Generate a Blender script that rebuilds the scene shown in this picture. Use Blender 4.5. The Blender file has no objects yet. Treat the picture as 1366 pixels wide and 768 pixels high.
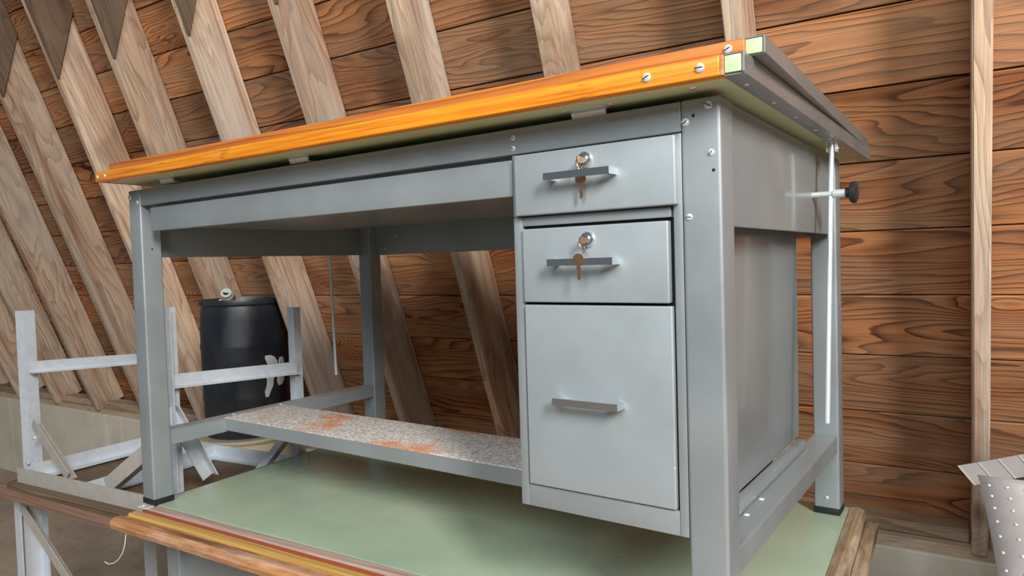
import bpy, bmesh, math, random
from mathutils import Vector, Matrix
random.seed(7)
scene = bpy.context.scene
C = scene.collection

# ------------------------------------------------------------------ camera, light, exposure
Z0 = 1.07                      # height of the lower table top above the floor
def camera():
    f, yaw, pitch, roll = 934.8, 0.610, -0.0362, -0.0300
    F = Vector((-math.sin(yaw)*math.cos(pitch), math.cos(yaw)*math.cos(pitch), math.sin(pitch)))
    R = Vector((math.cos(yaw), math.sin(yaw), 0)); U = R.cross(F)
    R2 = R*math.cos(roll)+U*math.sin(roll); U2 = U*math.cos(roll)-R*math.sin(roll)
    cd = bpy.data.cameras.new('camera'); co = bpy.data.objects.new('camera', cd); C.objects.link(co)
    cd.sensor_width = 36; cd.lens = f/1366*36; cd.clip_start = 0.02
    M = Matrix((R2, U2, -F)).transposed().to_4x4(); M.translation = Vector((1.954, -0.980, 0.634+Z0))
    co.matrix_world = M
    scene.camera = co
camera()
world = bpy.data.worlds.new('world'); scene.world = world; world.use_nodes = True
world.node_tree.nodes['Background'].inputs[0].default_value = (0.80, 0.90, 1.0, 1)
world.node_tree.nodes['Background'].inputs[1].default_value = 0.105
def area(name, loc, aim, sx, sy, power, col):
    l = bpy.data.lights.new(name, 'AREA'); l.shape = 'RECTANGLE'; l.size = sx; l.size_y = sy; l.energy = power; l.color = col
    o = bpy.data.objects.new(name, l); C.objects.link(o); o.location = loc
    o.rotation_euler = (Vector(aim)-Vector(loc)).to_track_quat('-Z', 'Y').to_euler()
area('door_daylight', (6.2, -3.5, 4.9), (1.0, 1.2, 1.5), 1.1, 2.4, 600, (1.0, 0.96, 0.90))      # open end door on the right
area('yard_daylight', (2.6, -4.2, 4.4), (1.3, 0.5, 1.3), 2.6, 2.2, 190, (0.88, 0.95, 1.0))       # wide doorway behind the camera
scene.view_settings.view_transform = 'Standard'
scene.view_settings.look = 'None'
scene.view_settings.gamma = 1
scene.view_settings.use_curve_mapping = False
scene.view_settings.exposure = 0.13

# ------------------------------------------------------------------ materials
class NT:
    def __init__(s, name):
        s.m = bpy.data.materials.new(name); s.m.use_nodes = True
        s.t = s.m.node_tree; s.b = s.t.nodes['Principled BSDF']
    def put(s, sock, v):
        if hasattr(v, 'is_output'): s.t.links.new(v, sock)
        elif v is not None: sock.default_value = v
    def math(s, op, a, b=None, c=None, clamp=False):
        n = s.t.nodes.new('ShaderNodeMath'); n.operation = op; n.use_clamp = clamp
        for i, v in enumerate((a, b, c)):
            if v is not None: s.put(n.inputs[i], v)
        return n.outputs[0]
    def vmath(s, op, a, b):
        n = s.t.nodes.new('ShaderNodeVectorMath'); n.operation = op
        s.put(n.inputs[0], a); s.put(n.inputs[1], b); return n.outputs[0]
    def sep(s, v):
        n = s.t.nodes.new('ShaderNodeSeparateXYZ'); s.put(n.inputs[0], v); return n.outputs
    def comb(s, x, y, z):
        n = s.t.nodes.new('ShaderNodeCombineXYZ')
        for i, v in enumerate((x, y, z)): s.put(n.inputs[i], v)
        return n.outputs[0]
    def coord(s, rand=True):
        tc = s.t.nodes.new('ShaderNodeTexCoord').outputs['Object']
        if not rand: return tc
        r = s.rand(); return s.vmath('ADD', tc, s.comb(s.math('MULTIPLY', r, 37.0), s.math('MULTIPLY', r, 91.0), s.math('MULTIPLY', r, 53.0)))
    def rand(s): return s.t.nodes.new('ShaderNodeObjectInfo').outputs['Random']
    def noise(s, v, scale=1.0, detail=3.0, rough=.55, dist=0.0):
        n = s.t.nodes.new('ShaderNodeTexNoise'); s.put(n.inputs['Vector'], v)
        n.inputs['Scale'].default_value = scale; n.inputs['Detail'].default_value = detail
        n.inputs['Roughness'].default_value = rough; n.inputs['Distortion'].default_value = dist
        return n.outputs['Fac']
    def voro(s, v, scale):
        n = s.t.nodes.new('ShaderNodeTexVoronoi'); s.put(n.inputs['Vector'], v); n.inputs['Scale'].default_value = scale
        return n.outputs['Distance'], n.outputs['Color']
    def ramp(s, fac, stops, interp='LINEAR'):
        n = s.t.nodes.new('ShaderNodeValToRGB'); n.color_ramp.interpolation = interp
        el = n.color_ramp.elements
        while len(el) < len(stops): el.new(0.5)
        for e, (p, c) in zip(el, stops):
            e.position = p; e.color = (c, c, c, 1) if isinstance(c, (int, float)) else (*c, 1)
        s.put(n.inputs[0], fac); return n.outputs['Color']
    def mix(s, f, a, b, blend='MIX'):
        n = s.t.nodes.new('ShaderNodeMix'); n.data_type = 'RGBA'; n.blend_type = blend
        s.put(n.inputs[0], f)
        s.put(n.inputs[6], (*a, 1) if isinstance(a, tuple) else a); s.put(n.inputs[7], (*b, 1) if isinstance(b, tuple) else b)
        return n.outputs[2]
    def scale(s, v, k): return s.vmath('MULTIPLY', v, k)
    def bump(s, h, strength=.3, dist=.002):
        n = s.t.nodes.new('ShaderNodeBump'); n.inputs['Strength'].default_value = strength; n.inputs['Distance'].default_value = dist
        s.put(n.inputs['Height'], h); s.t.links.new(n.outputs[0], s.b.inputs['Normal'])
    def out(s, col, rough=.5, metal=0.0, spec=.5, coat=0.0):
        s.put(s.b.inputs['Base Color'], (*col, 1) if isinstance(col, tuple) else col)
        s.put(s.b.inputs['Roughness'], rough); s.put(s.b.inputs['Metallic'], metal)
        s.b.inputs['Specular IOR Level'].default_value = spec; s.b.inputs['Coat Weight'].default_value = coat
        return s.m
def S(r, g, b):
    return tuple(((c/255)/12.92 if c/255 <= .04045 else ((c/255+.055)/1.055)**2.4) for c in (r, g, b))

def wood(name, light, mid, dark, freq=45, amp=5.0, knots=9.0, bx=.55, by=3.2, grey=None, greyamt=.5, rough=.75, contrast=1.0, spread=.35, bumps=.35, spec=.25, coat=0.0, streak=None, tone=None):
    """plain-sawn boards, grain along local x: growth rings as contour lines of a stretched noise, bent round knots"""
    s = NT(name); co = s.coord(); x, y, z = s.sep(co)
    a = s.math('ADD', y, s.math('MULTIPLY', z, .8))
    big = s.noise(s.scale(co, (bx, by, by)), 1.0, 2.5, .5, .5)
    fine = s.noise(s.scale(co, (3.0, 22, 22)), 1.0, 3.0)
    kd, kc = s.voro(s.comb(s.math('MULTIPLY', x, 1.5), s.math('MULTIPLY', a, 3.6), 0.0), 1.0)
    has = s.math('GREATER_THAN', s.sep(kc)[0], .62)
    kg = s.math('MULTIPLY', s.math('EXPONENT', s.math('MULTIPLY', s.math('MULTIPLY', kd, kd), -22.0)), has)
    g = s.math('ADD', s.math('MULTIPLY', a, float(freq)), s.math('MULTIPLY', big, amp*4))
    g = s.math('ADD', g, s.math('MULTIPLY', fine, .7))
    g = s.math('ADD', g, s.math('MULTIPLY', kg, knots))
    ring = s.ramp(s.math('FRACT', g), [(0, 0.0), (.40, .10), (.72, .55), (.88, 1.0), (.95, .9), (1.0, 0.0)])
    fib = s.noise(s.scale(co, (4, 190, 190)), 1.0, 2.0)
    blot = s.noise(s.scale(co, (1.1, 5.5, 5.5)), 1.0, 3.0)
    r = s.rand()
    base = s.mix(s.ramp(blot, [(.32, 0.0), (.72, 1.0)]), light, mid)
    f = s.math('MULTIPLY', ring, s.math('MULTIPLY_ADD', blot, 1.1*contrast, .12*contrast), clamp=True)
    col = s.mix(f, base, dark)
    if grey: col = s.mix(s.math('MULTIPLY', s.ramp(s.noise(s.scale(co, (.8, 4, 4)), 1.0, 4.0, .6), [(.38, 0.0), (.62, 1.0)]), greyamt), col, grey)
    if streak: col = s.mix(s.math('MULTIPLY', s.ramp(s.noise(s.scale(co, (.45, 13, 13)), 1.0, 3.0, .6), [(.52, 0.0), (.68, 1.0)]), .6), col, streak)
    if tone:
        col = s.mix(s.math('MULTIPLY', s.math('FRACT', s.math('MULTIPLY', r, 7.31)), .55), col, s.mix(1.0, col, tone, 'MULTIPLY'))
        st = s.noise(s.scale(co, (1.6, 2.6, 2.6)), 1.0, 4.0, .6)
        col = s.mix(s.ramp(st, [(.56, 0.0), (.68, .6)]), col, tuple(c*.55 for c in mid))
    col = s.mix(s.math('MULTIPLY', s.ramp(kd, [(.04, .9), (.12, 0.0)]), has), col, tuple(c*.45 for c in dark))
    col = s.mix(1.0, col, s.ramp(fib, [(.25, .72), (.7, 1.12)]), 'MULTIPLY')
    v = s.math('MULTIPLY_ADD', r, spread*2, 1-spread)
    col = s.mix(1.0, col, s.comb(v, v, v), 'MULTIPLY')
    h = s.math('ADD', s.math('MULTIPLY', ring, -.6), s.math('MULTIPLY', fib, .5))
    s.bump(h, bumps, .003)
    return s.out(col, rough, 0, spec, coat)

M = {}
M['sheath'] = wood('sheathing_wood', S(196, 134, 86), S(152, 84, 44), S(66, 27, 13), freq=34, amp=5.4, knots=8, bx=.62, by=4.0, grey=S(158, 128, 100), greyamt=.55, spread=.24, contrast=1.3, bumps=.6, tone=(.62, .72, .86))
M['rafter'] = wood('rafter_wood', S(220, 196, 170), S(180, 142, 112), S(110, 76, 58), freq=22, amp=3.4, knots=6, bx=.8, by=4.5, grey=S(190, 178, 166), greyamt=.75, contrast=.8, spread=.2, bumps=.5, streak=S(136, 92, 68), tone=(.95, .86, .78))
M['gusset'] = wood('gusset_plywood', S(122, 98, 78), S(90, 70, 56), S(50, 37, 29), freq=26, amp=6, knots=0, grey=S(120, 106, 92), greyamt=.5, contrast=.7, spread=.12)
M['sill'] = wood('sill_wood', S(190, 166, 140), S(150, 112, 84), S(84, 52, 36), freq=30, amp=3, knots=5, grey=S(170, 156, 138), greyamt=.7, contrast=.8)
def orange():
    s = NT('varnished_orange_wood'); co = s.coord()
    g = s.noise(s.scale(co, (4, 160, 160)), 1, 3); w = s.noise(s.scale(co, (6, 40, 40)), 1, 4, .65)
    col = s.mix(s.ramp(g, [(.3, 0.0), (.62, 1.0)]), S(184, 96, 18), S(236, 150, 34))
    col = s.mix(s.ramp(w, [(.60, 0.0), (.70, .8)]), col, S(92, 52, 26))
    w2 = s.noise(s.scale(co, (3, 18, 18)), 1, 5, .7)
    col = s.mix(s.ramp(w2, [(.62, 0.0), (.74, .85)]), col, S(232, 196, 140))
    s.bump(g, .15, .001)
    return s.out(col, .38, 0, .5, .25)
M['orange'] = orange()
M['orange2'] = wood('upper_orange_wood', S(208, 132, 52), S(194, 112, 40), S(128, 66, 22), freq=70, amp=2, knots=0, contrast=.8, spread=.06, rough=.42, bumps=.1, spec=.5)
def worn_wood(name='worn_edge_wood', along_y=False, a=S(140, 88, 52), b=S(190, 134, 88), c=S(206, 168, 142)):
    s = NT(name); co = s.coord()
    if along_y:
        q = s.sep(co); co = s.comb(q[1], q[0], q[2])
    g = s.noise(s.scale(co, (3, 120, 120)), 1, 3); w = s.noise(s.scale(co, (5, 26, 26)), 1, 5, .65)
    col = s.mix(s.ramp(g, [(.3, 0.0), (.65, 1.0)]), a, b)
    col = s.mix(s.ramp(w, [(.45, 0.0), (.62, .75)]), col, c)
    col = s.mix(s.ramp(s.noise(s.scale(co, (2, 12, 12)), 1, 4), [(.58, 0.0), (.68, .8)]), col, S(92, 58, 40))
    s.bump(g, .2, .001)
    return s.out(col, .5, 0, .4)
M['worn'] = worn_wood(); M['worn_y'] = worn_wood('worn_side_wood', True, S(104, 84, 64), S(150, 126, 98), S(184, 168, 146))
M['pinkish'] = wood('pinkish_worn_wood', S(196, 170, 156), S(172, 140, 124), S(120, 86, 74), freq=60, amp=2, knots=0, contrast=.6, spread=.02, rough=.6)
M['gold'] = wood('golden_trough_wood', S(214, 176, 100), S(198, 152, 78), S(150, 104, 48), freq=70, amp=1.5, knots=0, contrast=.6, spread=.02, rough=.45)
M['board_dark'] = wood('dark_board_wood', S(128, 108, 88), S(96, 76, 58), S(48, 36, 28), freq=60, amp=2, knots=0, contrast=.9, spread=.08, rough=.6)
M['board_red'] = wood('reddish_board_wood', S(150, 112, 92), S(124, 86, 70), S(74, 48, 40), freq=60, amp=2, knots=0, grey=S(140, 122, 108), contrast=.8, spread=.06)
def paint(name, col, rough=.4, metal=.35, spots=True):
    s = NT(name); co = s.coord()
    n = s.noise(co, 5, 4, .6); fine = s.noise(co, 900, 2)
    c = s.mix(s.ramp(n, [(.3, 0.0), (.7, 1.0)]), tuple(v*.9 for v in col), tuple(v*1.07 for v in col))
    if spots:
        d, k = s.voro(co, 26)
        dot = s.math('MULTIPLY', s.math('LESS_THAN', d, .035), s.math('GREATER_THAN', s.sep(k)[0], .86))
        c = s.mix(s.math('MULTIPLY', dot, .8), c, S(226, 226, 220))
    s.bump(fine, .10, .0004)
    s.b.inputs['Coat Roughness'].default_value = .12
    return s.out(c, s.ramp(n, [(.3, rough*.85), (.7, rough*1.2)]), metal, .5, .35)
M['grey'] = paint('grey_hammer_paint', S(148, 155, 158), .42, .35)
M['grey_dark'] = paint('dark_grey_steel', S(142, 144, 146), .36, .45, False)
M['grey_drawer'] = paint('drawer_front_paint', S(158, 167, 171), .46, .30)
M['panel'] = paint('pedestal_side_paint', S(144, 152, 154), .32, .40)
def plain(name, col, rough=.5, metal=0.0, spec=.5, var=.1, sc=30):
    s = NT(name); n = s.noise(s.coord(), sc, 3)
    return s.out(s.mix(n, tuple(c*(1-var) for c in col), tuple(c*(1+var) for c in col)), rough, metal, spec)
M['redline'] = plain('red_edge_band', S(150, 74, 50), .5, 0, .4, .15, 50)
M['chrome'] = plain('chrome', (.84, .86, .88), .24, 1.0, .5, .03)
M['zinc'] = plain('zinc_screw', (.74, .76, .75), .32, .45, .5, .06)
M['brass'] = plain('worn_brass', S(186, 150, 120), .32, .9, .5, .15)
M['rubber'] = plain('black_rubber', (.012, .014, .018), .5, 0, .4)
M['black'] = plain('black_knob_plastic', (.02, .02, .022), .45, 0, .4)
M['hole'] = plain('dark_hole', (.008, .008, .008), .9)
M['rod'] = plain('pale_steel_rod', (.72, .78, .78), .28, .45, .5, .05)
def rustrivet(): 
    s = NT('rusty_channel_top'); co = s.coord()
    n1 = s.noise(co, 7, 5, .65); n2 = s.noise(co, 150, 4, .7); n3 = s.noise(s.scale(co, (1.0, 2.2, 1)), 3.6, 5, .6)
    c = s.mix(s.ramp(n2, [(.40, 0.0), (.56, 1.0)]), S(150, 142, 136), S(214, 208, 202))
    c = s.mix(s.ramp(s.noise(co, 120, 4, .7), [(.54, 0.0), (.66, .7)]), c, S(176, 140, 118))
    c = s.mix(s.ramp(n3, [(.53, 0.0), (.63, .85)]), c, s.mix(n2, S(190, 104, 40), S(214, 140, 84)))
    s.bump(n2, .4, .001)
    return s.out(c, .8, 0, .2)
M['rust_top'] = rustrivet()
def vinyl(name, c1, c2, rough):
    s = NT(name); co = s.coord()
    n = s.noise(co, 2.2, 4, .6); n2 = s.noise(s.scale(co, (3, 40, 3)), 1, 3)
    c = s.mix(s.ramp(n, [(.3, 0.0), (.7, 1.0)]), c1, c2)
    c = s.mix(s.ramp(n2, [(.66, 0.0), (.75, .18)]), c, S(190, 196, 178))
    return s.out(c, s.ramp(s.noise(co, 6, 4), [(.3, rough*.8), (.7, rough*1.3)]), 0, .5)
M['vinyl'] = vinyl('green_board_cover', S(142, 162, 138), S(168, 182, 158), .24)
M['under'] = vinyl('pale_green_underside', S(178, 190, 148), S(200, 206, 168), .5)
M['endgreen'] = plain('green_end_paint', S(190, 214, 168), .5, 0, .4, .2, 90)
def galv():
    s = NT('galvanised_steel'); co = s.coord()
    d, k = s.voro(co, 45); n = s.noise(co, 9, 4, .6)
    c = s.mix(s.sep(k)[0], S(196, 203, 212), S(206, 212, 219))
    c = s.mix(s.ramp(n, [(.55, 0.0), (.75, .6)]), c, S(184, 178, 168))
    s.bump(n, .15, .002)
    return s.out(c, s.ramp(n, [(.3, .38), (.7, .6)]), .28, .5)
M['galv'] = galv()
M['galvdirty'] = plain('dull_dusty_steel', S(178, 174, 166), .55, .3, .5, .16, 40)
def concrete(name, c1, c2, c3, sc=1.0):
    s = NT(name); co = s.coord(False)
    n = s.noise(co, 3*sc, 5, .65); n2 = s.noise(s.scale(co, (9, 9, 1.2)), 1, 4); n3 = s.noise(co, 60, 3)
    c = s.mix(s.ramp(n, [(.3, 0.0), (.7, 1.0)]), c1, c2); c = s.mix(s.ramp(n2, [(.55, 0.0), (.7, .6)]), c, c3)
    s.bump(s.math('ADD', n, s.math('MULTIPLY', n3, .3)), .4, .006)
    return s.out(c, .9, 0, .2)
M['concrete'] = concrete('foundation_concrete', S(200, 192, 174), S(220, 213, 196), S(232, 226, 210))
M['floor'] = concrete('dusty_floor', S(158, 140, 122), S(184, 166, 148), S(140, 122, 106), .8)
def drum():
    s = NT('black_drum_plastic'); co = s.coord(); n = s.noise(s.scale(co, (3, 3, 1.2)), 2, 4)
    return s.out(s.mix(s.ramp(n, [(.35, 0.0), (.75, 1.0)]), (.014, .017, .024), (.045, .05, .055)), s.ramp(n, [(.3, .3), (.7, .5)]), 0, .5)
M['drum'] = drum()
M['white'] = plain('white_paint', (.82, .83, .84), .5, 0, .4, .06)
M['cream'] = plain('cream_plastic', S(214, 204, 174), .45, 0, .4, .08, 8)
M['string'] = plain('white_string', S(214, 208, 196), .8)
def tinsheet():
    s = NT('dull_tin_sheet'); co = s.coord(); n = s.noise(co, 6, 5, .65)
    return s.out(s.mix(s.ramp(n, [(.3, 0.0), (.7, 1.0)]), S(158, 150, 148), S(184, 176, 174)), s.ramp(n, [(.3, .4), (.7, .65)]), .2, .5)
M['tin'] = tinsheet()

M['flap'] = plain('cloudy_grey_plastic', S(108, 100, 96), .4, 0, .4, .2, 25)

# ------------------------------------------------------------------ mesh helpers
def link(name, me, mat, parent=None):
    o = bpy.data.objects.new(name, me); C.objects.link(o)
    if mat is not None and not me.materials: me.materials.append(M[mat] if isinstance(mat, str) else mat)
    if parent is not None: o.parent = parent
    return o
def from_bm(name, bm, mat, parent=None, smooth=False):
    me = bpy.data.meshes.new(name); bmesh.ops.recalc_face_normals(bm, faces=bm.faces)
    if smooth:
        for f in bm.faces: f.smooth = True
    bm.to_mesh(me); bm.free()
    if smooth: me.set_sharp_from_angle(angle=math.radians(40))
    return link(name, me, mat, parent)
def add_box(bm, lo, hi):
    vs = [bm.verts.new((x, y, z)) for x in (lo[0], hi[0]) for y in (lo[1], hi[1]) for z in (lo[2], hi[2])]
    for f in ((0, 1, 3, 2), (4, 6, 7, 5), (0, 4, 5, 1), (2, 3, 7, 6), (0, 2, 6, 4), (1, 5, 7, 3)): bm.faces.new([vs[i] for i in f])
def bev(bm, w, seg=2):
    if w > 0: bmesh.ops.bevel(bm, geom=list(bm.edges), offset=w, segments=seg, affect='EDGES', profile=.6)
def box(name, lo, hi, mat, parent=None, b=0.0, seg=2):
    bm = bmesh.new(); add_box(bm, lo, hi); bev(bm, b, seg); return from_bm(name, bm, mat, parent, b > 0)
def boxes(name, lst, mat, parent=None, b=0.0):
    bm = bmesh.new()
    for lo, hi in lst:
        t = bmesh.new(); add_box(t, lo, hi); bev(t, b, 1); me = bpy.data.meshes.new('t'); t.to_mesh(me); t.free(); bm.from_mesh(me); bpy.data.meshes.remove(me)
    return from_bm(name, bm, mat, parent)
def prism(name, poly, h0, h1, mat, parent=None, axis='z', b=0.0):
    """extrude a polygon (list of 2d points) along an axis between h0 and h1"""
    bm = bmesh.new()
    def P(p, h): return {'z': (p[0], p[1], h), 'y': (p[0], h, p[1]), 'x': (h, p[0], p[1])}[axis]
    A = [bm.verts.new(P(p, h0)) for p in poly]; B = [bm.verts.new(P(p, h1)) for p in poly]
    bm.faces.new(A); bm.faces.new(B[::-1]); n = len(poly)
    for i in range(n): bm.faces.new((A[i], B[i], B[(i+1) % n], A[(i+1) % n]))
    bmesh.ops.recalc_face_normals(bm, faces=bm.faces); bev(bm, b, 2)
    return from_bm(name, bm, mat, parent, b > 0)
def frame_of(d):
    d = d.normalized(); u = d.cross(Vector((0, 0, 1)))
    if u.length < 1e-3: u = Vector((1, 0, 0))
    u.normalize(); return u, d.cross(u).normalized()
def add_tube(bm, pts, r, n=10):
    pts = [Vector(p) for p in pts]; rings = []
    for i, p in enumerate(pts):
        d = (pts[min(i+1, len(pts)-1)]-pts[max(i-1, 0)])
        u, v = frame_of(d)
        rr = r[i] if isinstance(r, (list, tuple)) else r
        rings.append([bm.verts.new(p+u*math.cos(2*math.pi*k/n)*rr+v*math.sin(2*math.pi*k/n)*rr) for k in range(n)])
    for a, b in zip(rings, rings[1:]):
        for k in range(n): bm.faces.new((a[k], a[(k+1) % n], b[(k+1) % n], b[k]))
    bm.faces.new(rings[0][::-1]); bm.faces.new(rings[-1])
def tube(name, pts, r, mat, parent=None, n=10):
    bm = bmesh.new(); add_tube(bm, pts, r, n); return from_bm(name, bm, mat, parent, True)
def torus(name, c, R, r, mat, parent=None, ax=(0, 1, 0), n=20, m=8):
    bm = bmesh.new(); ax = Vector(ax).normalized(); u, v = frame_of(ax); c = Vector(c); rings = []
    for i in range(n):
        t = 2*math.pi*i/n; o = u*math.cos(t)+v*math.sin(t)
        rings.append([bm.verts.new(c+o*(R+r*math.cos(2*math.pi*k/m))+ax*r*math.sin(2*math.pi*k/m)) for k in range(m)])
    for i in range(n):
        a, b = rings[i], rings[(i+1) % n]
        for k in range(m): bm.faces.new((a[k], a[(k+1) % m], b[(k+1) % m], b[k]))
    return from_bm(name, bm, mat, parent, True)
def lathe(name, prof, mat, parent=None, n=40, loc=(0, 0, 0)):
    bm = bmesh.new(); L = Vector(loc); rings = []
    for r, z in prof: rings.append([bm.verts.new(L+Vector((r*math.cos(2*math.pi*k/n), r*math.sin(2*math.pi*k/n), z))) for k in range(n)])
    for a, b in zip(rings, rings[1:]):
        for k in range(n): bm.faces.new((a[k], a[(k+1) % n], b[(k+1) % n], b[k]))
    bm.faces.new(rings[0][::-1]); bm.faces.new(rings[-1])
    return from_bm(name, bm, mat, parent, True)
def beam(name, p0, p1, w, h, mat, parent=None, up=(0, 0, 1), b=0.002, angle=None):
    """bar or angle iron from p0 to p1; angle = thickness gives an L section (flanges along side and up)"""
    p0, p1 = Vector(p0), Vector(p1); d = (p1-p0).normalized(); up = Vector(up); s = d.cross(up).normalized(); up = s.cross(d).normalized()
    if angle is None: sec = [(-w/2, -h/2), (w/2, -h/2), (w/2, h/2), (-w/2, h/2)]
    else:
        t = angle; sec = [(0, 0), (w, 0), (w, math.copysign(t, h)), (math.copysign(t, w), math.copysign(t, h)), (math.copysign(t, w), h), (0, h)]
    bm = bmesh.new(); A = [bm.verts.new(p0+s*a+up*c) for a, c in sec]; B = [bm.verts.new(p1+s*a+up*c) for a, c in sec]; n = len(sec)
    bm.faces.new(A); bm.faces.new(B[::-1])
    for i in range(n): bm.faces.new((A[i], B[i], B[(i+1) % n], A[(i+1) % n]))
    bmesh.ops.recalc_face_normals(bm, faces=bm.faces)
    if angle is None: bev(bm, b, 1)
    return from_bm(name, bm, mat, parent)
def empty(name, loc, label, cat, rotz=0.0, group=None):
    o = bpy.data.objects.new(name, None); C.objects.link(o); o.location = (loc[0], loc[1], loc[2]+Z0); o.rotation_euler = (0, 0, rotz)
    o.empty_display_size = .1; o['label'] = label; o['category'] = cat
    if group: o['group'] = group
    return o
def struct(o, label=None, cat=None):
    o['kind'] = 'structure'
    if label: o['label'] = label
    if cat: o['category'] = cat
    return o
def copy_of(o, parent, loc=None):
    c = o.copy(); C.objects.link(c); c.parent = parent
    if loc is not None: c.location = loc
    return c
def screw(parent, p, ax, r=.0052, slot=True, name='screw', mat='zinc'):
    """round-head slotted screw, head pointing along ax"""
    key = (round(r, 5), mat); u = Vector(ax).normalized()
    me = SCREWS.get(key)
    if me is None:
        bm = bmesh.new(); n = 14; prof = [(r, 0), (r, .0006), (r*.86, .0017), (r*.5, .0024)]; rings = []
        for rr, z in prof: rings.append([bm.verts.new((rr*math.cos(2*math.pi*k/n), rr*math.sin(2*math.pi*k/n), z*r/.0052)) for k in range(n)])
        for a, b in zip(rings, rings[1:]):
            for k in range(n): bm.faces.new((a[k], a[(k+1) % n], b[(k+1) % n], b[k]))
        bm.faces.new(rings[-1])
        me = bpy.data.meshes.new('screw'); bm.to_mesh(me); bm.free(); me.materials.append(M[mat]); me.materials.append(M['hole'])
        b2 = bmesh.new(); b2.from_mesh(me); add_box(b2, (-r*.8, -r*.12, .0016*r/.0052), (r*.8, r*.12, .00255*r/.0052)); b2.faces.ensure_lookup_table()
        for f in b2.faces[-6:]: f.material_index = 1
        b2.to_mesh(me); b2.free(); SCREWS[key] = me
    o = bpy.data.objects.new(name, me); C.objects.link(o); o.parent = parent; o.location = p
    o.rotation_mode = 'QUATERNION'; q = u.to_track_quat('Z', 'Y'); from mathutils import Quaternion
    o.rotation_quaternion = q @ Quaternion((0, 0, 1), random.uniform(-.8, .8)); return o
SCREWS = {}

# ------------------------------------------------------------------ the barn: leaning rafter wall, foundation, floor
PHI, OM = 0.358, 0.047
e = Vector((math.cos(OM), math.sin(OM), 0)); nh = Vector((-math.sin(OM), math.cos(OM), 0))
up = Vector((0, 0, 1))*math.cos(PHI)-nh*math.sin(PHI); nb = nh*math.cos(PHI)+Vector((0, 0, 1))*math.sin(PHI)
WO = Vector((1.875, 1.65, Z0))
RD, RT = 0.22, 0.046           # rafter depth and thickness
LBOT, LTOP = -0.44, 3.3
wall_m = Matrix((e, up, nb)).transposed().to_4x4(); wall_m.translation = WO
# local wall frame: x along the wall, y up the slope, z outwards
bm = bmesh.new(); add_box(bm, (-9.5, LBOT-.3, RD+.034), (3.2, LTOP, RD+.06))
wall = struct(from_bm('wall_back', bm, 'gusset'), 'leaning barn wall of horizontal boards on slanting rafters', 'wall'); wall.matrix_world = wall_m
pitch = .2325; k0 = 1.364
rows = [k0+pitch*k for k in range(-9, 9)]
plank_meshes = {}
def plank(x0, x1, y0):
    key = round(x1-x0, 2)
    if key not in plank_meshes:
        bm = bmesh.new(); add_box(bm, (0, .0025, 0), (x1-x0-.003, pitch-.0025, .026)); bev(bm, .003, 1)
        me = bpy.data.meshes.new('plank'); bm.to_mesh(me); bm.free(); me.materials.append(M['sheath']); plank_meshes[key] = me
    o = bpy.data.objects.new('plank', plank_meshes[key]); C.objects.link(o); o.parent = wall
    o.location = (x0, y0, RD+random.uniform(0, .005)); return o
RX = [0, -.6225, -1.246, -1.850, -2.458, -3.065, -3.692, -4.262, -4.925, -5.59, -6.22, -6.85, -7.47, -8.1, .62, 1.24, 1.86, 2.48]
ends = sorted(RX)
for i, y0 in enumerate(rows):
    cuts = [-9.5]
    while cuts[-1] < 3.0:
        nxt = cuts[-1]+random.choice([2.44, 3.05, 3.66])
        j = min(ends, key=lambda q: abs(q-nxt)); nx = j+RT/2
        if nx-cuts[-1] < 1: nx = cuts[-1]+1.8
        cuts.append(min(nx, 3.2) if 3.2-nx > .8 else 3.2)
    for a, b in zip(cuts, cuts[1:]): plank(a, b, y0)
# rafters: local x runs along the rafter so that the grain follows it
for k, X in enumerate(RX):
    bm = bmesh.new(); n = 22
    L0 = LBOT+.02; L = LTOP-L0
    rng = random.Random(k*13+5); w1, w2, ph = rng.uniform(-.004, .004), rng.uniform(-.004, .004), rng.uniform(0, 6)
    secs = []
    for i in range(n+1):
        t = i/n; dx = w1*math.sin(3*t+ph)+w2*math.sin(7*t+ph); dz = .004*math.sin(5*t+ph*2)
        if i in (0, n): dx = dz = 0
        x = L0+L*t
        secs.append([bm.verts.new((x, yy+dx, zz+(dz if zz < .1 else 0))) for yy, zz in ((0, 0), (0, RD-.001), (-RT, RD-.001), (-RT, 0))])
    for a, b in zip(secs, secs[1:]):
        for q in range(4): bm.faces.new((a[q], a[(q+1) % 4], b[(q+1) % 4], b[q]))
    bm.faces.new(secs[0]); bm.faces.new(secs[-1][::-1]); bmesh.ops.recalc_face_normals(bm, faces=bm.faces)
    ed = [x for x in bm.edges if abs((x.verts[0].co-x.verts[1].co).normalized().x) > .9]
    bmesh.ops.bevel(bm, geom=ed, offset=.005, segments=2, affect='EDGES')
    r = from_bm('rafter', bm, 'rafter', wall, True)
    r.matrix_parent_inverse = Matrix(); r.matrix_basis = Matrix(((0, -1, 0, X), (1, 0, 0, 0), (0, 0, 1, 0), (0, 0, 0, 1)))
    # plywood gusset on the rafter's right-hand side, cut to a point at its foot
    g = prism('gusset_plate', [(1.85+rng.uniform(-.012, .012), -.004), (2.17, RD-.004), (3.2, RD-.004), (3.2, -.004)], -RT-.0215, -RT-.0005, 'gusset', r, 'y')
    me = g.data
    for v in me.vertices: v.co = (v.co.x, v.co.y, v.co.z)
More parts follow.
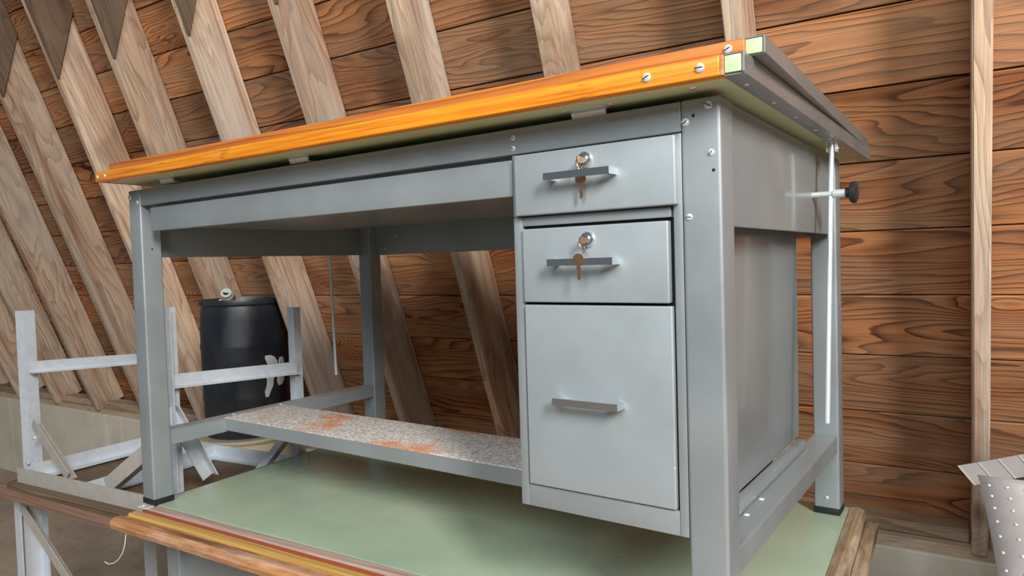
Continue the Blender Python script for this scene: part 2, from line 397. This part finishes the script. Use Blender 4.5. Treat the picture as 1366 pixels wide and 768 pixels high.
# concrete foundation wall below, sill on top
def wline(X, off): return WO+e*X+nh*off
zc = -0.418
ytop = math.tan(PHI)*.418       # the rafter plane at the height of the foundation top
fb = bmesh.new()
def quadbox(bm, X0, X1, o0, o1, z0, z1):
    vs = [bm.verts.new(wline(X, o)+Vector((0, 0, z))) for X in (X0, X1) for o in (o0, o1) for z in (z0, z1)]
    for f in ((0, 1, 3, 2), (4, 6, 7, 5), (0, 4, 5, 1), (2, 3, 7, 6), (0, 2, 6, 4), (1, 5, 7, 3)): bm.faces.new([vs[i] for i in f])
quadbox(fb, -9.5, 3.2, ytop-.005, ytop+.42, -Z0, zc)
bev(fb, .006, 1)
struct(from_bm('wall_foundation', fb, 'concrete'), 'low poured concrete foundation wall under the rafters', 'foundation')
sb = bmesh.new(); quadbox(sb, -9.5, 3.2, ytop+.012, ytop+.35, zc, zc+.038)
sill = struct(from_bm('trim_1', sb, 'sill'), 'wooden sill plate along the concrete foundation', 'sill')
RXs = sorted(RX)
for a, b in zip(RXs, RXs[1:]):
    bm = bmesh.new(); quadbox(bm, a+RT+.004, b-.004, ytop+.035+random.uniform(0, .02), ytop+.16, zc+.039, zc+.085); bev(bm, .004, 1)
    from_bm('sill_block', bm, 'sill', sill)
struct(box('floor', (-9, -6, -.06), (6, 3.2, 0), 'floor'), 'dusty brown barn floor', 'floor')

# ------------------------------------------------------------------ upper drafting table
W, D, A, B, H = 1.633, 0.885, 0.058, 0.056, 0.86
T = empty('drafting_table', (0, 0, 0), 'grey steel drafting table with orange wooden board edge and three-drawer pedestal', 'drafting table')
def leg(x0, y0, name='leg'):
    l = box(name, (x0, y0, .014), (x0+A, y0+B, H), 'grey', T, .0055, 4)
    box('foot', (x0-.001, y0-.001, 0), (x0+A+.001, y0+B+.001, .0165), 'rubber', l, .003)
    return l
lfl = leg(0, 0); lfr = leg(W-A, 0); lrl = leg(0, D-B); lrr = leg(W-A, D-B)
for x, z in ((1.616, .848), (1.582, .828), (1.619, .781), (1.585, .692)): screw(lfr, (x, 0, z), (0, -1, 0), .0062 if z > .8 else .005)
for x, z in ((.008, .842), (.046, .826)): screw(lfl, (x, 0, z), (0, -1, 0), .0062)
screw(lrr, (W-.029, D-B, .04), (0, -1, 0), .005)
for z in (.836, .756):
    tube('bolt_hole', [(1.594 if z > .8 else 1.622, -.0004, z), (1.594 if z > .8 else 1.622, .003, z)], .0024, 'hole', lfr)
tube('bolt_hole', [(A+.0004, .028, .70), (A-.003, .028, .70)], .0026, 'hole', lfl)
for z in (.62, .50, .38, .26): tube('bolt_hole', [(W+.0004, D-.03, z), (W-.003, D-.03, z)], .0022, 'hole', lrr)
# front rail, aprons, back rail (sheet steel with folded lips)
fr = box('front_rail', (A, .0015, .816), (W-A, .028, .8595), 'grey', T, .003)
box('rail_lip', (A, .0235, .803), (1.274, .0275, .8165), 'grey_dark', fr)
for z in (.844, .826): screw(fr, (1.279, .0015, z), (0, -1, 0), .0046)
box('side_apron', (W-.013, B, .678), (W-.006, D-B-.006, .8595), 'grey', T, .002)
box('side_apron', (.006, B, .678), (.013, D-B, .8595), 'grey', T, .002)
br = box('back_rail', (A, D-.02, .676), (W-A, D-.008, .8595), 'grey', T, .002)
for x in (.10, .16, 1.5): screw(br, (x, D-.02, .70 if x != .16 else .745), (0, -1, 0), .004)
# recess behind the rails: underside pan of the centre drawer
cd = box('centre_drawer', (.104, .004, .746), (1.2735, .022, .808), 'grey', T, .003)
box('drawer_pan', (.112, .022, .757), (1.265, .56, .762), 'grey_dark', cd)
boxes('drawer_side', [((.112, .022, .757), (.116, .56, .80)), ((1.261, .022, .757), (1.265, .56, .80)), ((.112, .556, .757), (1.265, .56, .80))], 'grey_dark', cd)
box('drawer_slide', (.060, B, .782), (.104, .62, .812), 'grey', T, .002)
# pedestal cabinet
px0, px1, pz0, pyb = 1.2755, 1.5745, .219, .69
ped = box('pedestal', (px0, .012, pz0), (px1, pyb, .814), 'panel', T, .003)
def pf(name, lo, hi, b=.002): return box(name, lo, hi, 'grey', ped, b)
pf('frame_stile', (px0, .0015, pz0), (1.2925, .012, .7095)); pf('frame_stile', (1.5605, .0015, pz0), (px1, .012, .8145))
pf('frame_stile', (px0, .0015, .7105), (1.2852, .012, .8145))
pf('frame_rail', (1.2925, .003, .694), (1.556, .012, .709)); pf('frame_rail', (1.2925, .0018, pz0), (1.5605, .012, .2565))
box('frame_shadow_gap', (1.2925, .0105, .257), (1.5605, .0118, .694), 'hole', ped)
box('foot_ledge', (px1, .02, pz0-.02), (px1+.018, pyb-.02, pz0-.0015), 'grey', ped, .002)
def handle(par, xc, z, w=.116, y=0.0):
    bm = bmesh.new()
    for lo, hi in (((xc-w/2, y-.026, z-.0055), (xc+w/2, y-.0195, z+.0055)), ((xc-w/2, y-.0195, z-.0055), (xc-w/2+.009, y, z+.0055)), ((xc+w/2-.009, y-.0195, z-.0055), (xc+w/2, y, z+.0055))): add_box(bm, lo, hi)
    bmesh.ops.remove_doubles(bm, verts=bm.verts, dist=1e-5)
    h = from_bm('handle', bm, 'chrome', par); h['label'] = 'flat chrome bar handle'
def lock(par, xc, z, y=0.0):
    bm = bmesh.new(); n = 24; prof = [(.0125, 0), (.0125, -.003), (.0105, -.0055), (.008, -.0058), (.0075, -.004), (.0068, -.004), (.0062, -.009)]; rings = []
    for r, dy in prof: rings.append([bm.verts.new((xc+r*math.cos(2*math.pi*k/n), y+dy, z+r*math.sin(2*math.pi*k/n))) for k in range(n)])
    for a, b in zip(rings, rings[1:]):
        for k in range(n): bm.faces.new((a[k], a[(k+1) % n], b[(k+1) % n], b[k]))
    bm.faces.new(rings[-1]); l = from_bm('lock', bm, 'chrome', par, True); l['label'] = 'round chrome lock cylinder'
d1 = box('drawer', (1.2868, -.010, .711), (1.5690, .0105, .8118), 'grey_drawer', T, .0028, 3)
handle(d1, 1.418, .768, y=-.010); lock(d1, 1.4225, .791, -.010)
d2 = box('drawer', (1.2955, -.004, .567), (1.5535, .0100, .6888), 'grey_drawer', T, .0025, 3)
handle(d2, 1.417, .632, y=-.004); lock(d2, 1.4205, .667, -.004)
d3 = box('drawer', (1.2955, -.003, .2585), (1.5570, .0100, .5625), 'grey_drawer', T, .0025, 3)
handle(d3, 1.419, .409, y=-.003)
# stretchers, footrest
def stretcher(x0, x1):
    s = boxes('stretcher', [((x0, B, .193), (x1, D-B, .1965)), ((x0, B, .155), (x0+.003, D-B, .193)), ((x1-.003, B, .155), (x1, D-B, .193))], 'grey', T, .0008)
    return s
sr = stretcher(W-A+.004, W-.003); sl = stretcher(.003, A-.004)
for y in (.20, .29): screw(sr, (W-.034, y, .1965), (0, 0, 1), .0058)
for y in (.27, .44): screw(sl, (.03, y, .1965), (0, 0, 1), .0046)
fo = boxes('footrest', [((.05, .225, .160), (1.2752, .228, .196)), ((.05, .432, .160), (1.2752, .435, .196))], 'grey', T, .0008)
box('footrest_top', (.05, .225, .1955), (1.2752, .435, .1985), 'rust_top', fo, .001)
# prop rods with clamps
def prop(x, sgn, y_top, y_bot, zt, zb):
    r = tube('prop_rod', [(x, y_top, zt), (x, y_top-.004, zt-.02), (x, y_bot, zb)], .0052, 'rod', T, 12)
    return r
pr = prop(1.663, 1, .625, .540, .868, .289)
prl = prop(-.012, -1, .705, .712, .868, .250)
bm = bmesh.new(); add_box(bm, (1.652, .612, .866), (1.674, .650, .8695)); add_box(bm, (1.6535, .617, .846), (1.656, .640, .867)); add_box(bm, (1.670, .617, .846), (1.6725, .640, .867))
add_tube(bm, [(1.651, .627, .853), (1.676, .627, .853)], .003, 8)
from_bm('rod_bracket', bm, 'zinc', pr)
cl = tube('clamp_bolt', [(W-.012, .606, .757), (1.690, .606, .757)], .0062, 'rod', T, 14)
tube('collar', [(1.668, .606, .757), (1.692, .606, .757)], .0085, 'rod', cl, 14)
tube('knob', [(1.692, .606, .757), (1.699, .606, .757), (1.700, .606, .757), (1.7045, .606, .757), (1.711, .606, .757), (1.7135, .606, .757)], [.0105, .0105, .019, .0225, .0225, .018], 'black', cl, 28)
# drawing board, two tiers with steel-capped ends, slightly turned on its frame
BL, BDp = 1.702, 1.10
bu = Vector((1.702, .010, -.010)).normalized(); bv = Vector((-.008, 1, 0)); bv = (bv-bu*bv.dot(bu)).normalized(); bw = bu.cross(bv)
bmx = Matrix((bu, bv, bw)).transposed().to_4x4(); bmx.translation = Vector((-.011, -.078, .880))
def bbox(name, lo, hi, mat, parent, b=0.0):
    o = box(name, lo, hi, mat, parent, b); return o
board = box('drawing_board', (.006, .022, .0005), (BL-.034, BDp, .024), 'under', T, .001); board.matrix_basis = bmx
t2 = box('upper_panel', (.014, .050, .024), (BL-.034, BDp-.004, .049), 'vinyl', board, .001)
box('edge_strip', (0, 0, -.0015), (BL-.036, .022, .0255), 'orange', board, .0025, 3)
box('edge_strip', (.012, .030, .0262), (BL-.012, .050, .0495), 'orange2', board, .002, 3)
box('end_block', (BL-.0300, .003, .001), (BL-.0085, .03, .0232), 'endgreen', board, .0012)
box('end_grain', (BL-.0358, .0015, -.001), (BL-.0305, .03, .025), 'worn', board, .001)
boxes('end_channel', [((BL-.0075, .002, -.001), (BL-.0045, BDp, .0245)), ((BL-.0335, .006, -.0025), (BL-.0045, BDp, .0002)), ((BL-.0335, .033, .0002), (BL-.0075, BDp, .0230)), ((BL-.0335, .002, .0233), (BL-.0045, BDp, .0253))], 'grey_dark', board, .0006)
uo = .018
def skew(o):
    for v in o.data.vertices: v.co.x += uo-.022*(v.co.y-.034)/(BDp-.034)
skew(box('end_block', (BL-.0300, .035, .0285), (BL-.0085, .062, .0480), 'endgreen', board, .0012))
skew(boxes('end_channel', [((BL-.0075, .034, .0265), (BL-.0045, BDp, .0495)), ((BL-.0300, .038, .0265), (BL-.0075, BDp, .0283)), ((BL-.0300, .063, .0283), (BL-.0075, BDp, .0480)), ((BL-.0300, .034, .0482), (BL-.0045, BDp, .0502))], 'grey_dark', board, .0006))
boxes('end_channel', [((.001, .024, -.001), (.006, BDp, .0245)), ((.008, .052, .0265), (.014, BDp, .0495))], 'grey_dark', board, .0006)
for v in (.07, .215, .36, .52, .66, .80, .94, 1.07): screw(board, (BL-.0215, v, -.0025), (0, 0, -1), .0042)
for u in (1.565, 1.640): screw(board, (u, 0, .0125), (0, -1, 0), .0066)
screw(board, (1.668, .030, .0385), (0, -1, 0), .0062)
for u in (.012, .05): screw(board, (u, 0, .012), (0, -1, 0), .0045)
screw(board, (1.612, .05, .0005), (0, 0, -1), .0062)
# hinges between board and rail
for u in (.215, .735, 1.435):
    bm = bmesh.new(); h0 = -.0105
    add_box(bm, (u-.034, .058, -.0018), (u+.034, .082, .0004)); add_box(bm, (u-.030, .0735, -.013), (u+.030, .0762, -.0015))
    add_box(bm, (u-.030, .0735, -.0142), (u+.030, .094, -.0122)); add_tube(bm, [(u-.030, .0735, -.006), (u+.030, .0735, -.006)], .0032, 10)
    hg = from_bm('hinge', bm, 'zinc', board)
    for s in (-.042, .042): screw(board, (u+s, .066, .0005), (0, 0, -1), .004)

# keys hanging from the two locks
def key(xc, y, z, label, ky, drop):
    k = empty('key', (xc, y, z), label, 'key', 0, 'drawer keys')
    torus('key_ring', (-.0015, -.004, -.009), .0105, .0009, 'brass', k, (math.cos(.5), math.sin(.5)*.4, .35))
    bm = bmesh.new()
    # head in the keyhole
    add_box(bm, (-.001, -.013, -.0045), (.001, 0, .0055))
    from_bm('key_in_lock', bm, 'brass', k)
    poly = []
    for i in range(18):
        t = 2*math.pi*i/18; poly.append((.0095*math.cos(t), -.0285+.0085*math.sin(t)))
    prism('key_bow', poly, ky-.0009, ky+.0009, 'brass', k, 'y')
    L = drop
    blade = [(-.0036, -.036), (.0036, -.036), (.0036, -L+.004), (0, -L), (-.0024, -L+.003), (-.0016, -L+.008), (-.0034, -L+.011), (-.0014, -L+.015), (-.0036, -L+.018)]
    prism('key_blade', blade, ky-.0007, ky+.0007, 'brass', k, 'y')
    return k
key(1.4205, -.0192, .789, 'small brass key on a ring hanging from the topmost drawer lock', -.0035, .060)
key(1.4185, -.0132, .665, 'small brass key on a ring hanging from the middle drawer lock', -.0195, .062)

# ------------------------------------------------------------------ lower drafting table
rz = math.radians(3.4)
Lt = empty('drafting_table', (.018, .009, -Z0), 'low drafting table with green covered top and worn wooden front edge, under the grey table', 'drafting table', rz)
LW, LD = 1.675, .80
box('table_board', (0, .001, Z0-.045), (LW, LD, Z0-.012), 'board_dark', Lt)
box('board_cover', (0, 0, Z0-.012), (LW, LD, Z0-.0002), 'vinyl', Lt, .002)
bmz = [('red_strip', -.026, -.0015, .0, 'worn'), ]
st = box('edge_strip', (.02, -.028, Z0-.034), (LW+.03, -.001, Z0-.002), 'pinkish', Lt, .003, 3)
box('edge_strip', (.02, -.034, Z0-.036), (LW+.03, -.0285, Z0-.006), 'redline', Lt, .0012)
gold = box('edge_strip', (-.004, -.060, Z0-.040), (LW+.03, -.0345, Z0-.010), 'gold', Lt, .003, 3)
prism('edge_strip', [(-.060, Z0-.04), (-.060, Z0-.018), (-.072, Z0-.020), (-.076, Z0-.012), (-.094, Z0-.012), (-.103, Z0-.018), (-.106, Z0-.028), (-.103, Z0-.040), (-.094, Z0-.044)], -.012, LW+.035, 'worn', Lt, 'x', .0012)
# right-hand edge: rounded strip, then a lower ledge
prism('side_strip', [(LW+.001, Z0-.03), (LW+.001, Z0+.001), (LW+.018, Z0+.003), (LW+.032, Z0-.002), (LW+.036, Z0-.014), (LW+.036, Z0-.03)], -.0005, LD, 'worn_y', Lt, 'y')
box('side_ledge', (LW+.0365, .0, Z0-.045), (LW+.064, LD-.02, Z0-.022), 'worn_y', Lt, .003)
prism('side_strip', [(-.001, Z0-.03), (-.001, Z0-.001), (-.012, Z0-.003), (-.018, Z0-.01), (-.018, Z0-.03)], .0, LD, 'board_dark', Lt, 'y')
bm = bmesh.new(); add_box(bm, (-.006, -.034, Z0-.004), (.036, -.010, Z0+.0005)); bev(bm, .0015, 1)
cp = from_bm('corner_plate', bm, 'zinc', Lt); screw(cp, (.008, -.022, Z0+.0005), (0, 0, 1), .004)
for x, y in ((-.015, .05), (LW-.16, .05), (-.015, LD-.12), (LW-.16, LD-.12)):
    l = box('leg', (x, y, .02), (x+A, y+B, Z0-.05), 'grey', Lt, .0035, 3); box('foot', (x-.001, y-.001, 0), (x+A+.001, y+B+.001, .0205), 'rubber', l, .003)
box('front_apron', (-.015+A, .068, Z0-.24), (LW-.16, .076, Z0-.05), 'grey', Lt, .002); box('back_apron', (-.015+A, LD-.09, Z0-.24), (LW-.16, LD-.08, Z0-.05), 'grey', Lt, .002)
for x in (-.009, LW-.16+A-.012): box('side_apron', (x, .06+B, Z0-.24), (x+.006, LD-.12, Z0-.05), 'grey', Lt, .002)

# ------------------------------------------------------------------ galvanised frame turned upside down, on a wooden work table
zb = -.088
G = empty('table_frame', (-.93, .06, zb), 'galvanised steel table frame lying upside down with its legs in the air', 'table frame')
def gp(x, y, z): return (x+.93, y-.06, z-zb)
def gbeam(name, p0, p1, w, h, up=(0, 0, 1), angle=.004, mat='galv', parent=None): return beam(name, gp(*p0), gp(*p1), w, h, mat, parent or G, up, .001, angle)
PA, PB, PC, PD = (-.895, .06), (-.128, .15), (-.088, .592), (-.925, .525)
gbeam('leg', (*PA, zb), (*PA, .515), .042, .042, (-.2, 1, 0)); gbeam('leg', (*PB, zb), (*PB, .53), -.038, .038, (0, 1, 0))
gbeam('leg', (PC[0]+.004, PC[1], zb), (PC[0]+.004, PC[1], .50), .034, .03, (0, 1, 0)); gbeam('leg', (*PD, zb), (*PD, .50), -.04, -.04, (0, 1, 0))
gbeam('rail', (PA[0]+.01, PA[1]+.006, .293), (PD[0]+.01, PD[1], .268), .026, .041); gbeam('rail', (PB[0]+.008, PB[1]+.006, .285), (PC[0]+.008, PC[1], .268), .026, .041)
# bottom ring (now lowest): front, back, two sides and a middle bar
gbeam('apron_bar', (-.90, .018, zb), (-.085, .10, zb), -.03, .052, mat='galvdirty'); gbeam('apron_bar', (-.95, .52, zb), (-.10, .62, zb), .03, .05)
gbeam('apron_bar', (-.885, .065, zb+.006), (-.925, .51, zb+.006), .045, .05); gbeam('apron_bar', (-.09, .11, zb+.004), (-.12, .60, zb+.004), .05, .05)
gbeam('apron_bar', (-.50, .065, zb+.002), (-.57, .56, zb+.002), .045, .045)
# braces
gbeam('brace', (-.868, .058, .105), (-.615, .058, -.050), .034, .034, (0, 1, 0), mat='galvdirty'); gbeam('brace', (-.43, .105, -.075), (-.135, .148, .118), .05, .03, (0, 1, 0), mat='galvdirty')
gbeam('brace', (-.112, .16, .235), (-.108, .275, -.005), .038, .034, (1, 0, 0)); gbeam('brace', (-.10, .405, -.045), (-.092, .585, .105), .040, .034, (1, 0, 0))
for p in ((-.83, .055, .07), (-.898, .056, -.03)): tube('bolt', [gp(*p), gp(p[0], p[1]-.008, p[2])], .006, 'zinc', G)

K = empty('work_table', (-.94, .0, -Z0), 'wooden topped work table with angle iron legs carrying the upturned frame', 'work table', math.radians(4.5))
zt = Z0+zb
def rounded(x0, y0, x1, y1, r):
    pts = []
    for cx, cy, a0 in ((x1-r, y1-r, 0), (x0+r, y1-r, 90), (x0+r, y0+r, 180), (x1-r, y0+r, 270)):
        for i in range(5):
            a = math.radians(a0+i*22.5); pts.append((cx+r*math.cos(a), cy+r*math.sin(a)))
    return pts
prism('table_board', rounded(.0, -.012, .84, .60, .03), zt-.018, zt-.0015, 'board_dark', K, 'z', .002)
prism('lower_board', rounded(-.07, -.026, .82, .60, .02), zt-.046, zt-.0185, 'board_red', K, 'z', .002)
def kbeam(name, p0, p1, w, h, up=(0, 0, 1), mat='galv'): return beam(name, p0, p1, w, h, mat, K, up, .001, .004)
prism('leg', [(-.075, .05), (-.035, .05), (-.035, .055), (-.070, .055), (-.070, .135), (-.030, .135), (-.030, .14), (-.075, .14)], 0, zt-.047, 'galv', K)
kbeam('leg', (.825, .06, 0), (.825, .06, zt-.047), -.045, .05, (0, 1, 0), 'galvdirty')
kbeam('leg', (-.02, .55, 0), (-.02, .55, zt-.047), .05, -.05, (0, 1, 0)); kbeam('leg', (.79, .55, 0), (.79, .55, zt-.047), -.05, -.05, (0, 1, 0))
kbeam('brace', (-.03, .045, zt-.12), (.36, .045, zt-.40), .036, .03, (0, 1, 0), 'galvdirty'); kbeam('brace', (.03, .50, zt-.10), (-.22, .50, zt-.40), .032, .03, (0, 1, 0))
kbeam('rail', (-.02, .05, .25), (.79, .05, .25), .03, .04); kbeam('rail', (-.02, .56, .25), (.79, .56, .25), .03, .04)

# ------------------------------------------------------------------ drum on a cream tub
tubz = -.255
Cr = empty('plastic_tub', (-1.47, 1.325, -Z0), 'cream plastic tub with rolled rim under the black drum', 'tub')
lathe('tub_body', [(.19, 0), (.20, .01), (.225, Z0+tubz-.10), (.232, Z0+tubz-.02), (.252, Z0+tubz-.018), (.258, Z0+tubz-.006), (.252, Z0+tubz), (.235, Z0+tubz)], 'cream', Cr)
Dm = empty('drum', (-1.47, 1.325, tubz), 'black plastic drum with white paint splash standing between the rafters', 'drum')
R0, hD = .220, .745
prof = [(R0*.86, 0.0), (R0*.95, .012), (R0*.985, .05), (R0*.99, .20), (R0*1.002, .215), (R0*1.002, .23), (R0*.99, .245), (R0, .40), (R0, .49), (R0*1.012, .503), (R0*1.012, .518), (R0, .53), (R0*.992, .66), (R0*.965, .72), (R0*.955, .735), (R0*1.005, .745), (R0*1.012, .757), (R0*1.0, .772), (R0*.95, .772), (R0*.94, .755)]
prof = [(r, z*.955) for r, z in prof]
lathe('drum_body', prof, 'drum', Dm, 56)
bung = tube('bung_fitting', [(.02, -.09, .735), (.055, -.125, .762)], .034, 'sill', Dm, 18)
tube('bung_cap', [(.053, -.123, .761), (.068, -.139, .775)], .028, 'zinc', Dm, 18); tube('bung_core', [(.0655, -.1365, .7765), (.0665, -.1375, .7777)], .017, 'hole', Dm, 18)
lathe('lid_bung', [(.05, .72), (.05, .736), (.035, .739)], 'white', Dm, 20, (-.05, -.05, 0))
def splash(rows):
    """a patch of paint on the drum wall; rows are (height, first angle, last angle) from the top down"""
    bm = bmesh.new(); g = []
    def P(r, a, z): t = math.radians(a); return bm.verts.new((r*math.cos(t), r*math.sin(t), z))
    n = 5
    for z, a0, a1 in rows: g.append([[P(R0*k, a0+(a1-a0)*i/n, z) for i in range(n+1)] for k in (1.003, 1.016)])
    for a, b in zip(g, g[1:]):
        for q in (0, 1):
            for i in range(n): bm.faces.new((a[q][i], a[q][i+1], b[q][i+1], b[q][i]))
        for i in (0, n): bm.faces.new((a[0][i], a[1][i], b[1][i], b[0][i]))
    for e_ in (g[0], g[-1]):
        for i in range(n): bm.faces.new((e_[0][i], e_[0][i+1], e_[1][i+1], e_[1][i]))
    o = from_bm('paint_splash', bm, 'white', Dm); o['label'] = 'white paint splash'
splash([(.435, -6, 1), (.425, -7, 8), (.40, -5, 13), (.375, -1, 14), (.35, -4, 12), (.325, -6, 8), (.30, -5, 5), (.27, -6, 4), (.245, -9, 0), (.215, -8, -4)])
splash([(.415, 20, 27), (.39, 17, 30), (.35, 18, 31), (.315, 14, 30), (.285, 12, 28), (.265, 15, 22)])

# ------------------------------------------------------------------ small things
P = [(.062, -.080, -.044), (.062, -.082, -.062), (.057, -.083, -.082), (.046, -.084, -.102), (.028, -.085, -.121), (.004, -.087, -.137), (-.022, -.089, -.145), (-.040, -.090, -.142)]
so = tube('string', [(x, y, z+Z0) for x, y, z in P], .0012, 'string')
so['label'] = 'thin white string dangling from the corner of the worn wooden edge'; so['category'] = 'string'

# riveted sheet-metal hood at the right edge
Hd = empty('sheet_metal_hood', (1.90, .60, -Z0), 'dull riveted sheet metal hood with a ribbed flap along its top edge', 'hood')
HT = Z0+.205
def hood_pt(s, k):
    """s across (left to right), k down the sheet 0..1: the sheet bulges forward and spreads as it drops"""
    z = HT*(1-k); t = min(1, (HT-z)/.5)
    x = .015+.085*t**.8+s*1.15; y = .0-.42*t**1.15+.16*max(0, t-.5)**1.5-.05*math.sin(s*3.1)+.30*s*s
    return Vector((x, y, z+.035*s*(1-t)))
bm = bmesh.new(); ns, nk = 18, 40; grid = []
for j in range(nk+1): grid.append([bm.verts.new(hood_pt(i/ns, (j/nk)**1.3)) for i in range(ns+1)])
for a, b in zip(grid, grid[1:]):
    for i in range(ns): bm.faces.new((a[i], a[i+1], b[i+1], b[i]))
hs = from_bm('hood_panel', bm, 'tin', Hd, True); md = hs.modifiers.new('solid', 'SOLIDIFY'); md.thickness = .0025
for j in range(14):
    k = .012+.0125*j+.0006*j*j
    for s in (.012, .036, .060, .084, .108):
        a = hood_pt(s, k); du = hood_pt(s+.01, k)-a; dv = hood_pt(s, k+.004)-a; n = du.cross(dv).normalized()
        if n.y > 0: n = -n
        screw(hs, a+n*.0012, n, .0026, name='rivet')
# the ribbed flap lies nearly flat behind the top edge
fa, fb_ = Vector((-.020, .065, HT-.005)), Vector((.008, .055, HT-.037)); fd = Vector((.112, .035, .031)).normalized()*.7
prism_pts = [fa, fa+fd, fb_+fd, fb_]
bm = bmesh.new(); lo = [bm.verts.new(v) for v in prism_pts]; hi = [bm.verts.new(v+Vector((0, .004, 0))) for v in prism_pts]
bm.faces.new(lo[::-1]); bm.faces.new(hi)
for i in range(4): bm.faces.new((lo[i], lo[(i+1) % 4], hi[(i+1) % 4], hi[i]))
ff = from_bm('ribbed_flap', bm, 'flap', Hd)
for i in range(20):
    q = fd*(.004+i*.0505)
    if q.length < fd.length: beam('rib', fa+q+Vector((0, -.001, 0)), fb_+q+Vector((0, -.001, 0)), .003, .003, 'galvdirty', ff, (0, 1, 0), 0)
box('unseen_light_blocker', (.16, .10, 0), (1.35, .78, HT-.01), 'tin', Hd, .01)  # out-of-view box, added to keep light off the low wall behind
